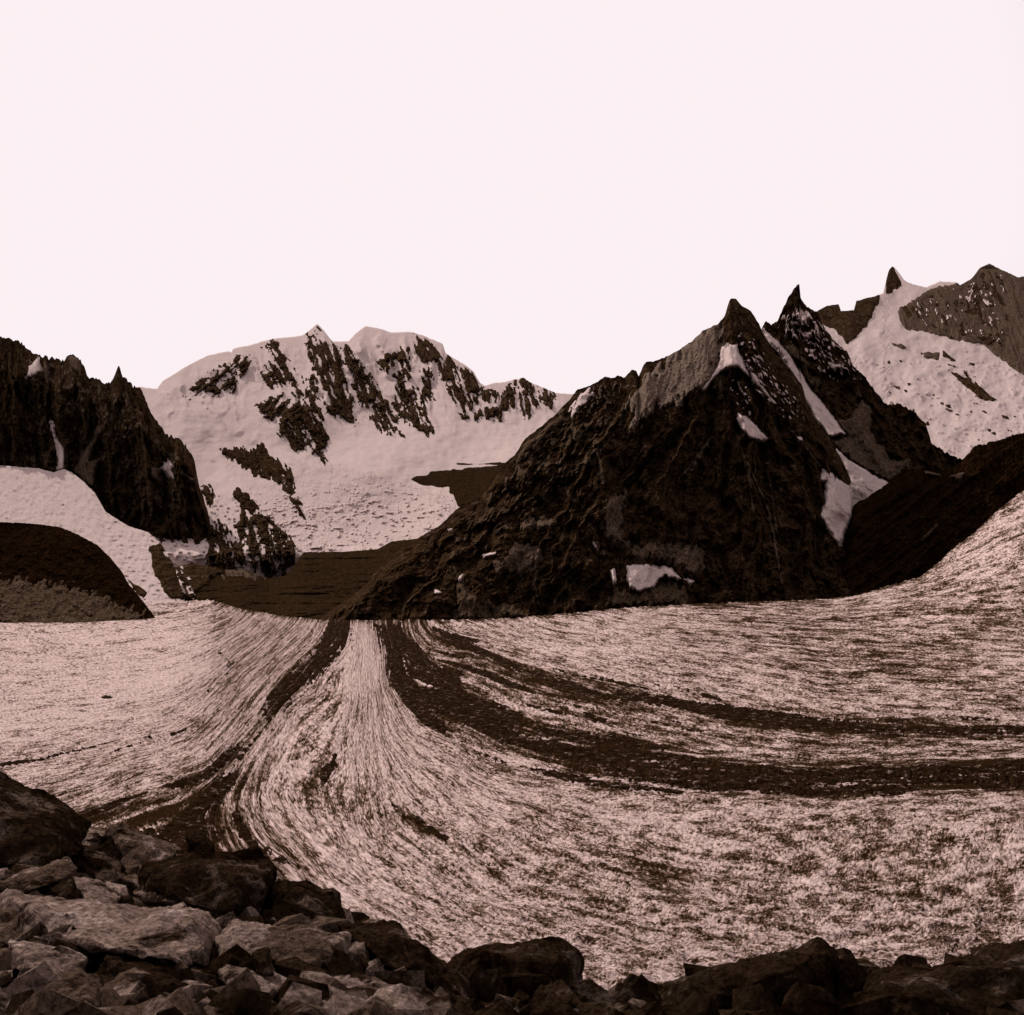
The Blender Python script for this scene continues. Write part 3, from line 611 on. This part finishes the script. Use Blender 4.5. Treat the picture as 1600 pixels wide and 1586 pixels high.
dirt += seg([(500, 1180), (700, 1290), (780, 1380), (600, 1330), (480, 1240)], 40, .12)
dirt += .3*np.clip(1-(G.py-G.T[None])/7., 0, 1)*(G.px > 330)
dirt -= seg([(-30, 970), (300, 970), (330, 1040), (250, 1120), (-30, 1180)], 30, .28)
dirt -= seg([(545, 975), (590, 975), (600, 1060), (560, 1100), (530, 1040)], 10, .22)
for p_, w_, a_ in BANDS: dirt += seg(p_, w_, a_)
flow = np.stack([G.S, 14*np.log(G.Y0)+.004*G.px*1.0+np.cumsum(np.zeros_like(G.px), 0), 0*G.px], -1)
flow[..., 1] = np.hypot(G.px-560, (G.py-950)*.7)/14.*np.where(G.px < 470, 1, 1); flow[..., 2] = fbm(G.px/12., G.py/8., 3, 79)*.6
# surface relief: pressure ridges along the flow, crevasses towards the near edge
near = np.clip((G.py-1190)/260, 0, 1)
fx = fbm(G.px/90., G.py/60., 2, 8)
zz = 1.2*fbm_aniso(G.S/7., G.px/60.+G.py/50., 4, 72)
crev = ridged(G.S/5.5+fx*1.5, (G.px+.4*G.py)/38.+2*fx, 4, 73)
zz = zz*(1+near*.3) - near*3.2*np.clip(crev-.50, 0, 1)*(1-.4*np.clip((700-G.px)/200, 0, 1))
zz = zz + .5*near*fbm(G.px/9., G.py/6., 3, 74)
zz = zz*np.clip(G.v*12, 0, 1)
# vertical relief: shift the picture row a touch at constant range (real height change of the surface)
G.py = G.py - zz*F/G.Y*1.0
o = G.base('glacier', M_glacier, True, {'flow': flow, 'dirt': dirt})
tag(o, 'wide pale glacier with sweeping flow lines filling the valley', 'glacier', kind='structure')

def moraine(label, thick_px, H_=6., amp=.9, seed=0, sc=(5., 40.), bias=0.):
    """stones heaped on the ice: height above the ice from the band width and flow-aligned noise"""
    nz = .55*fbm_aniso(G.S/sc[0], G.px/sc[1]+G.py/sc[1], 4, seed)+1.15*fbm_aniso(G.S/6.5, G.px/150.+G.py/110., 3, seed+1); n2 = fbm(G.px/5., G.py/4., 3, seed+5)
    h = np.clip(thick_px/9., -1.2, .9)+amp*1.5*nz+.7*n2+bias-.34
    z = (np.clip(h, -.3, 1.2)*.22+.06*n2*(h > 0))*H_
    z[thick_px < -25] = -3
    msk = (h > 0) & (thick_px > -25)
    f = msk.ravel()[G.quads].any(1)
    pyy = G.py-z*F/G.Y
    o = mesh_obj('moraine', world(G.px, pyy, G.Y).reshape(-1, 3), G.quads[f], M_moraine, None, False)
    tag(o, label, 'moraine', 'bands of stones on the glacier', 'stuff')
    return o
sd_ = lambda p, **k: sdf(G.px, G.py, p, **k)
low = sd_(zF([(50, 120), (110, 125), (180, 125), (300, 250), (345, 330), (480, 350), (480, 420), (560, 480), (700, 530), (860, 580), (1000, 600), (1300, 650), (1500, 700)])+zG([(0, 815), (300, 860), (500, 880), (800, 890), (1100, 890), (1550, 860), (1750, 850), (1750, 1000), (1550, 1010), (1000, 1042), (700, 1040), (300, 1022), (0, 985)])+zF([(1300, 860), (1000, 795), (800, 735), (600, 655), (430, 565), (330, 470), (400, 560), (430, 670), (300, 612), (220, 525), (140, 410), (118, 260), (60, 150)]))
moraine('broad dark band of stones sweeping from the pyramid foot to the lower right', low, 7, .75, 11)
tail = np.maximum(sd_(zF([(400, 640), (560, 735), (760, 795), (960, 842), (1180, 885), (1500, 910)]), closed=False)+5, -30)
moraine('narrow stone line just below the broad dark band', tail, 4, .8, 15, bias=-.1)
upp = sd_(zF([(270, 110), (400, 165), (560, 225), (700, 290), (830, 340), (1050, 400), (1300, 450), (1600, 480)])+zG([(300, 610), (600, 655), (900, 690), (1550, 695), (1750, 690), (1750, 765), (1550, 765), (1000, 765), (600, 730), (300, 690), (0, 640)])+zF([(1350, 525), (1100, 475), (900, 425), (760, 370), (600, 305), (450, 235), (280, 135)]))
moraine('upper thin dark band of stones curving right across the ice', upp, 5, .75, 19)
up2 = np.maximum(sd_(zF([(480, 185), (540, 205), (620, 240), (800, 305), (1000, 370), (1300, 420), (1600, 465), (1900, 510)])+zG([(600, 640), (900, 670), (1550, 675)]), closed=False)+4, -30)
moraine('broken topmost line of stones above the thin dark band', up2, 3.5, 1.0, 23, bias=-.35)
mid = sd_(zF([(330, 200), (480, 260), (700, 370), (900, 450), (1200, 540), (1600, 590), (1600, 650), (1300, 630), (1000, 580), (760, 520), (560, 440), (400, 330)])+[])
moraine('scattered stone streaks between the two dark bands', mid, 3, 1.5, 27, (4., 30.), bias=-1.15)
left = sd_(zE([(1300, 105), (1372, 105), (1362, 190), (1285, 280), (1180, 380), (1095, 465), (1025, 525), (955, 605), (915, 670), (830, 735), (740, 790), (640, 800), (640, 775), (740, 750), (845, 670), (935, 595), (1005, 515), (1045, 420), (1110, 340), (1200, 270), (1265, 200), (1272, 150)]))
moraine('dark stone band running down the left side from the valley mouth', left, 7, .8, 31, (5., 30.), bias=.3)
l2 = np.maximum(sd_(zE([(-100, 705), (40, 688), (200, 655), (370, 620), (520, 590), (640, 560), (700, 500), (780, 410), (860, 345), (880, 290), (840, 245)]), closed=False)+3.2, sd_(zE([(400, 640), (540, 600), (690, 560)]), closed=False)+2)
moraine('thin dark line curving around the smooth ice at the left', l2, 3, .9, 35, (5., 25.), bias=-.15)
l3 = sd_(zE([(150, 860), (400, 850), (640, 790), (900, 740), (960, 760), (880, 850), (930, 930), (1050, 1010), (1150, 1120), (700, 1150), (300, 1080)]))
moraine('mottled rubble on the ice behind the foreground rocks', l3, 3, 1.5, 39, (9., 12.), bias=-.85)
l4 = sd_(zE([(1240, 750), (1250, 715), (1290, 680), (1315, 640), (1345, 655), (1335, 720), (1295, 770), (1260, 800)]))
moraine('small isolated dark stone patch in the middle of the ice', l4, 4, 1.0, 43, (8., 12.), bias=-.1)
l5 = np.maximum(sd_(zE([(1050, 560), (1010, 550), (940, 545)]), closed=False)+2, sd_(zI([(830, 150), (930, 230), (1050, 290), (1000, 260)]), closed=False)+5)
moraine('faint fleck trail of stones right of the dark patch', l5, 3, 1.2, 47, (6., 12.), bias=-.4)

exec_objects = True
# ------------------------------------------------------------------ rocks
def rock_texture(name, dark, mid, light, size):
    return rock_mat(name, dark, mid, light, size, 1.6, .5, .6)
def stone_mat(name, dark, mid, light, bias=0.):
    m, t, b = new_mat(name); c = coords(t)
    n1 = noise(t, c, 3.2, 10, .72, .5); n2 = noise(t, c, 30, 8, .75); n3 = noise(t, c, 1.1, 3, .5)
    s = N(t, 'ShaderNodeMath', operation='ADD'); t.links.new(n1.outputs[0], s.inputs[0])
    q = N(t, 'ShaderNodeMath', operation='MULTIPLY_ADD'); t.links.new(n3.outputs[0], q.inputs[0]); q.inputs[1].default_value = .5; q.inputs[2].default_value = -.25+bias
    t.links.new(q.outputs[0], s.inputs[1])
    r1 = ramp(t, s.outputs[0], [(.36, dark), (.47, mid), (.56, mid), (.66, light)])
    r2 = ramp(t, n2.outputs[0], [(.36, (.25, .22, .2)), (.5, (.95, .95, .95)), (.66, (1.7, 1.7, 1.7))])
    t.links.new(mixc(t, 1.0, r1.outputs[0], r2.outputs[0], 'MULTIPLY'), b.inputs['Base Color'])
    bp = N(t, 'ShaderNodeBump'); bp.inputs['Strength'].default_value = 1.; bp.inputs['Distance'].default_value = .12
    t.links.new(n1.outputs[0], bp.inputs['Height'])
    bp2 = N(t, 'ShaderNodeBump'); bp2.inputs['Strength'].default_value = .9; bp2.inputs['Distance'].default_value = .02
    t.links.new(n2.outputs[0], bp2.inputs['Height']); t.links.new(bp.outputs[0], bp2.inputs['Normal'])
    t.links.new(bp2.outputs[0], b.inputs['Normal'])
    return m
M_b_pale = stone_mat('pale_boulder', (.03, .017, .009), (.26, .178, .145), (.48, .35, .305))
M_b_mid = stone_mat('grey_boulder', (.012, .006, .0025), (.11, .07, .05), (.34, .24, .20))
M_b_dark = stone_mat('dark_boulder', (.006, .0025, .001), (.026, .0145, .008), (.13, .088, .068), .01)

def boulder(name, outline, Y, thick, mat, label, tilt=0., seed=0, group=None, sub=3, rough=.035):
    """an angular block: its outline sits at range Y, with a smaller near face and a smaller far face"""
    rnd = random.Random(seed)
    P2 = np.array(outline, float); c = P2.mean(0)
    size = max(np.ptp(P2[:, 0]), np.ptp(P2[:, 1]))/F*Y
    pts = []
    for k, (dd, sc, up) in enumerate([(0, 1.0, 0), (-thick*.5, .78, .10), (-thick*.62, .45, .12), (thick*.7, .7, 0)]):
        for x, y in P2:
            j = 1+rnd.uniform(-.08, .08)*(k > 0)
            xx = c[0]+(x-c[0])*sc*j; yy = c[1]+(y-c[1])*sc*j+up*np.ptp(P2[:, 1])
            YY = Y+dd+tilt*(c[1]-y)/F*Y
            pts.append(world(np.array(xx), np.array(yy), np.array(YY)))
    bm = bmesh.new()
    for p in pts: bm.verts.new(p)
    r = bmesh.ops.convex_hull(bm, input=bm.verts)
    bmesh.ops.delete(bm, geom=list({v for v in r['geom_interior'] if isinstance(v, bmesh.types.BMVert)}), context='VERTS')
    loose = [v for v in bm.verts if not v.link_faces]
    bmesh.ops.delete(bm, geom=loose, context='VERTS')
    bmesh.ops.dissolve_limit(bm, angle_limit=math.radians(9), verts=bm.verts, edges=bm.edges)
    bmesh.ops.bevel(bm, geom=list(bm.edges), offset=size*.025, segments=1, affect='EDGES', clamp_overlap=True)
    bmesh.ops.triangulate(bm, faces=bm.faces)
    for _ in range(sub+3):
        lim = size*(.03 if sub > 1 else .15)
        e = [e_ for e_ in bm.edges if e_.calc_length() > lim]
        if not e: break
        bmesh.ops.subdivide_edges(bm, edges=e, cuts=1)
        bmesh.ops.triangulate(bm, faces=bm.faces)
    bm.normal_update()
    from mathutils import noise as mn
    for v in bm.verts:
        q_ = v.co/size
        d = mn.fractal(q_*3.1+Vector((seed, 0, 0)), .8, 2.1, 7)*rough*1.5*size
        d -= max(0, mn.noise(q_*5+Vector((0, seed, 3)))-.15)*.10*size
        lay = math.sin((q_.z*.8+q_.x*.35)*26+3*mn.noise(q_*2))*.006*size
        v.co += v.normal*(d+lay)
    me = bpy.data.meshes.new(name); bm.to_mesh(me); bm.free()
    me.materials.append(mat)
    o = bpy.data.objects.new(name, me); col.objects.link(o)
    # origin at the block's base
    cc = world(np.array(c[0]), np.array(P2[:, 1].max()), np.array(Y))
    me.transform(__import__('mathutils').Matrix.Translation(-Vector(cc))); o.location = cc
    tag(o, label, 'rock', group)
    return o

# rocky spur the camera stands on
topS = curve([(-40, 1205), (0, 1222), (50, 1240), (90, 1258), (120, 1275), (200, 1330), (300, 1345), (420, 1365), (480, 1392), (540, 1425), (600, 1455), (660, 1480), (700, 1505), (780, 1520), (900, 1530), (930, 1548), (1000, 1548), (1060, 1530), (1200, 1515), (1330, 1512), (1370, 1522), (1470, 1508), (1570, 1485), (1640, 1465)])
def depS(px, py, v):
    yt = np.interp(px, [-40, 200, 450, 700, 1000, 1300, 1640], [19, 15, 11, 8.5, 8, 9, 10])
    yb = 4.0
    T = topS(px); t = np.clip((py-T)/(1660-T), 0, 1)
    return 1/(1/yt+(1/yb-1/yt)*t)
S = Slope(-40, 1640, topS, curve([(-40, 1680), (1640, 1680)]), depS, 2.5, 3., 14, 35, 120,
          lambda px, py, v: .35*fbm(px/60., py/40., 4, 121)+.25*ridged(px/45.+py/50., py/28., 4, 122)*np.clip(v*8, 0, 1), rows=150, drop=146)
o = S.base('rocky_ground', M_b_dark)
tag(o, 'rough rocky ground of the spur in the foreground', 'ground', kind='structure')

Gf = 'foreground rocks on the spur'
def Yat(px, py):
    px = np.array(float(px)); py = np.array(float(py)); return float(depS(px, np.maximum(py, topS(px)), 0))
def bl(outl, thick, mat, label, seed, tilt=.6, dY=0., **k):
    c = np.array(outl).mean(0); yb = max(p[1] for p in outl)
    return boulder('boulder', outl, Yat(c[0], c[1]*.5+yb*.5)+dY, thick, mat, label, tilt, seed, Gf, **k)
bl([(-60, 1190), (10, 1222), (50, 1238), (95, 1256), (128, 1285), (150, 1325), (110, 1350), (60, 1370), (-60, 1380)], 3, M_b_dark, 'large dark rock face sloping in from the left edge', 1, .5, .5)
bl(zH([(430, 300), (480, 268), (560, 300), (640, 370), (820, 402), (760, 450), (640, 482), (600, 545), (560, 600), (480, 560), (430, 400)]), 1.2, M_b_mid, 'mottled grey boulder beside the dark rock face', 2, .7, .2)
bl(zH([(835, 330), (850, 308), (900, 318), (975, 375), (982, 425), (900, 470), (830, 450)]), .8, M_b_dark, 'small dark upright rock on the skyline', 3, .2, -.1)
bl(zH([(300, 400), (420, 420), (500, 480), (520, 600), (430, 620), (360, 560), (310, 470)]), 1., M_b_mid, 'grey rock wedged between the dark face and the mottled boulder', 4, .6, .4)
bl(zH([(70, 525), (120, 472), (240, 450), (295, 500), (262, 545), (150, 595), (70, 612), (-40, 640), (-40, 540)]), 1.1, M_b_mid, 'flat grey slab lying below the dark rock face', 5, 1.2, -.5)
bl(zH([(240, 455), (330, 460), (380, 520), (370, 560), (290, 520)]), .5, M_b_dark, 'small dark block behind the flat slab', 6, .5, 0)
bl(zH([(150, 602), (262, 545), (300, 620), (332, 705), (320, 728), (240, 665)]), .6, M_b_dark, 'dark wedge shaped rock under the flat slab', 7, .1, -.7)
bl(zH([(262, 545), (400, 560), (520, 640), (420, 740), (340, 735), (300, 640)]), .8, M_b_pale, 'pale triangular rock right of the dark wedge', 8, .9, -.6)
bl(zH([(610, 490), (700, 462), (1000, 425), (1180, 425), (1290, 488), (1302, 560), (1245, 700), (1150, 795), (980, 765), (880, 690), (650, 690), (590, 600)]), 1.6, M_b_dark, 'biggest dark boulder, bulging in the middle of the pile', 9, .3, -.2)
bl(zH([(640, 600), (760, 565), (900, 570), (920, 640), (800, 690), (620, 670), (560, 620)]), .6, M_b_mid, 'layered grey rock leaning on the biggest boulder', 10, 1.2, -1.2)
bl(zH([(-60, 640), (60, 640), (260, 662), (330, 735), (530, 690), (760, 690), (940, 750), (985, 800), (1000, 900), (980, 1010), (760, 1002), (430, 925), (220, 885), (-60, 820)]), 1.2, M_b_pale, 'long pale speckled slab across the lower left', 11, 1.4, -.3)
bl(zH([(960, 850), (1085, 760), (1150, 830), (1290, 790), (1230, 860), (1130, 900), (1060, 980), (1000, 1000)]), .6, M_b_pale, 'thin pale slab propped against the speckled slab', 12, 1.2, -.3)
bl(zH([(1300, 575), (1400, 568), (1520, 618), (1610, 690), (1640, 780), (1500, 800), (1370, 805), (1180, 830), (1230, 700)]), 1.0, M_b_dark, 'dark sloping rock on the skyline right of the biggest boulder', 13, .5, .2)
bl(zI([(225, 725), (330, 658), (500, 668), (650, 700), (650, 800), (560, 832), (400, 852), (330, 862), (255, 800)]), .8, M_b_mid, 'grey cracked block in the middle of the bottom', 14, .9, -.3)
bl(zI([(365, 730), (440, 700), (540, 668), (545, 690), (460, 720), (380, 742)]), .25, M_b_dark, 'dark splinter lying on the cracked block', 15, .5, -1.0)
bl(zI([(638, 765), (680, 718), (722, 715), (728, 745), (715, 800), (690, 835), (645, 812)]), .35, M_b_pale, 'small pale upright stone beside the cracked block', 16, .5, -.4)
bl(zI([(250, 770), (320, 740), (345, 820), (350, 860), (300, 870), (262, 850)]), .4, M_b_dark, 'small black block between the pale slabs', 17, .2, -.6)
bl(zI([(600, 650), (700, 650), (770, 662), (850, 643), (930, 700), (1010, 782), (1065, 835), (1065, 920), (860, 890), (730, 800), (640, 700)]), 1.1, M_b_dark, 'dark ridge shaped rock with a notched crest', 18, .5, .1)
bl([(697, 1502), (724, 1483), (780, 1478), (844, 1473), (880, 1478), (905, 1492), (908, 1520), (905, 1600), (690, 1600)], .9, M_b_dark, 'dark squared block at the bottom centre', 19, .2, .3)
bl([(1040, 1530), (1100, 1518), (1160, 1512), (1228, 1495), (1243, 1483), (1278, 1477), (1294, 1492), (1300, 1530), (1300, 1610), (1020, 1610)], .9, M_b_dark, 'black rock rising to a blunt top at the bottom right', 20, .2, .2)
bl([(1298, 1500), (1305, 1484), (1320, 1480), (1336, 1492), (1350, 1530), (1352, 1600), (1298, 1600)], .5, M_b_dark, 'narrow black rock beside the blunt topped one', 21, .2, .2)
bl([(1340, 1545), (1370, 1527), (1420, 1515), (1500, 1502), (1570, 1485), (1650, 1462), (1650, 1620), (1340, 1620)], 1.0, M_b_dark, 'smooth black rock filling the bottom right corner', 22, .3, .2)
bl(zH([(990, 1010), (1040, 975), (1200, 1035), (1345, 1090), (1300, 1160), (1120, 1140), (1000, 1060)]), .5, M_b_pale, 'pale tapering slab at the bottom edge', 23, 1.2, -.2)
bl(zH([(430, 945), (600, 955), (760, 1005), (900, 1085), (900, 1180), (600, 1180), (420, 1060)]), .6, M_b_dark, 'dark rock under the edge of the speckled slab', 24, .4, -.1)
bl(zH([(-60, 860), (120, 880), (260, 905), (330, 960), (300, 1060), (150, 1030), (-60, 1000)]), .7, M_b_pale, 'pale broken rock at the lower left edge', 25, 1.1, -.2)
bl(zH([(150, 1040), (300, 1000), (420, 1060), (440, 1180), (200, 1240), (40, 1200)]), .6, M_b_mid, 'grey rock at the bottom left corner', 26, .9, -.2)
bl(zI([(540, 870), (660, 850), (780, 880), (800, 980), (560, 1000)]), .4, M_b_pale, 'pale low stone at the bottom edge under the cracked block', 27, 1., -.1)
bl(zI([(330, 480), (400, 470), (440, 520), (420, 600), (350, 620), (300, 560)]), .5, M_b_dark, 'dark cap rock on the shoulder of the biggest boulder', 28, .4, -.5)

# lone boulders out on the ice
def Yg_(px, py): return EYE*F/(py-HY)
lone = [(91, 1006, 9, 5, 'lone dark boulder on the smooth ice at the far left'), (281, 1007, 13, 7, 'square dark boulder on the ice nearest the left valley mouth'),
        (168, 1093, 13, 7, 'dark two humped boulder in the middle of the smooth ice'), (50, 1033, 9, 4, 'small dark stone on the ice at the left edge'),
        (995, 1060, 9, 6, 'lone dark boulder right of the topmost stone line')]
for i, (x, y, a, b, lb) in enumerate(lone):
    a *= 1.3; b *= 1.5
    Yb = Yg_(x, y)
    boulder('boulder', [(x-a*.6, y-b*.4), (x-a*.2, y-b*.7), (x+a*.3, y-b*.5), (x+a*.6, y-b*.1), (x+a*.55, y+b*.5), (x-a*.55, y+b*.5)], Yb, a/F*Yb, M_b_dark, lb, 0, 60+i, 'lone boulders on the ice', sub=1)

# loose rubble among the big rocks
rnd = random.Random(7); bm = bmesh.new()
for k in range(3200):
    px = rnd.uniform(-20, 1620); t = rnd.random()**1.3
    if px > 620 and rnd.random() < .8: continue
    T = float(topS(np.array(px))); py = T+8+(1640-T)*t
    Yr = Yat(px, py)-rnd.uniform(0, .35); r = rnd.choice([.02, .03, .04, .05, .07, .11, .17])*(Yr/6)**.5
    c = Vector(world(np.array(px), np.array(py), np.array(Yr)))
    vs = [bm.verts.new(c+Vector((rnd.gauss(0, 1)*1.2, rnd.gauss(0, 1), rnd.gauss(0, 1)*.8)).normalized()*r*rnd.uniform(.8, 1.1)) for _ in range(11)]
    rr = bmesh.ops.convex_hull(bm, input=vs)
    mi = rnd.choice([0, 0, 1, 2, 2]) if px < 640 else 2
    for g_ in rr['geom']:
        if isinstance(g_, bmesh.types.BMFace): g_.material_index = mi
    dl = [v for v in vs if v.is_valid and not v.link_faces]
    bmesh.ops.delete(bm, geom=dl, context='VERTS')
me = bpy.data.meshes.new('rubble'); bm.to_mesh(me); bm.free(); me.materials.append(M_b_mid); me.materials.append(M_b_pale); me.materials.append(M_b_dark)
o = bpy.data.objects.new('rubble', me); col.objects.link(o)
tag(o, 'loose small stones lying among the foreground rocks', 'rubble', kind='stuff')
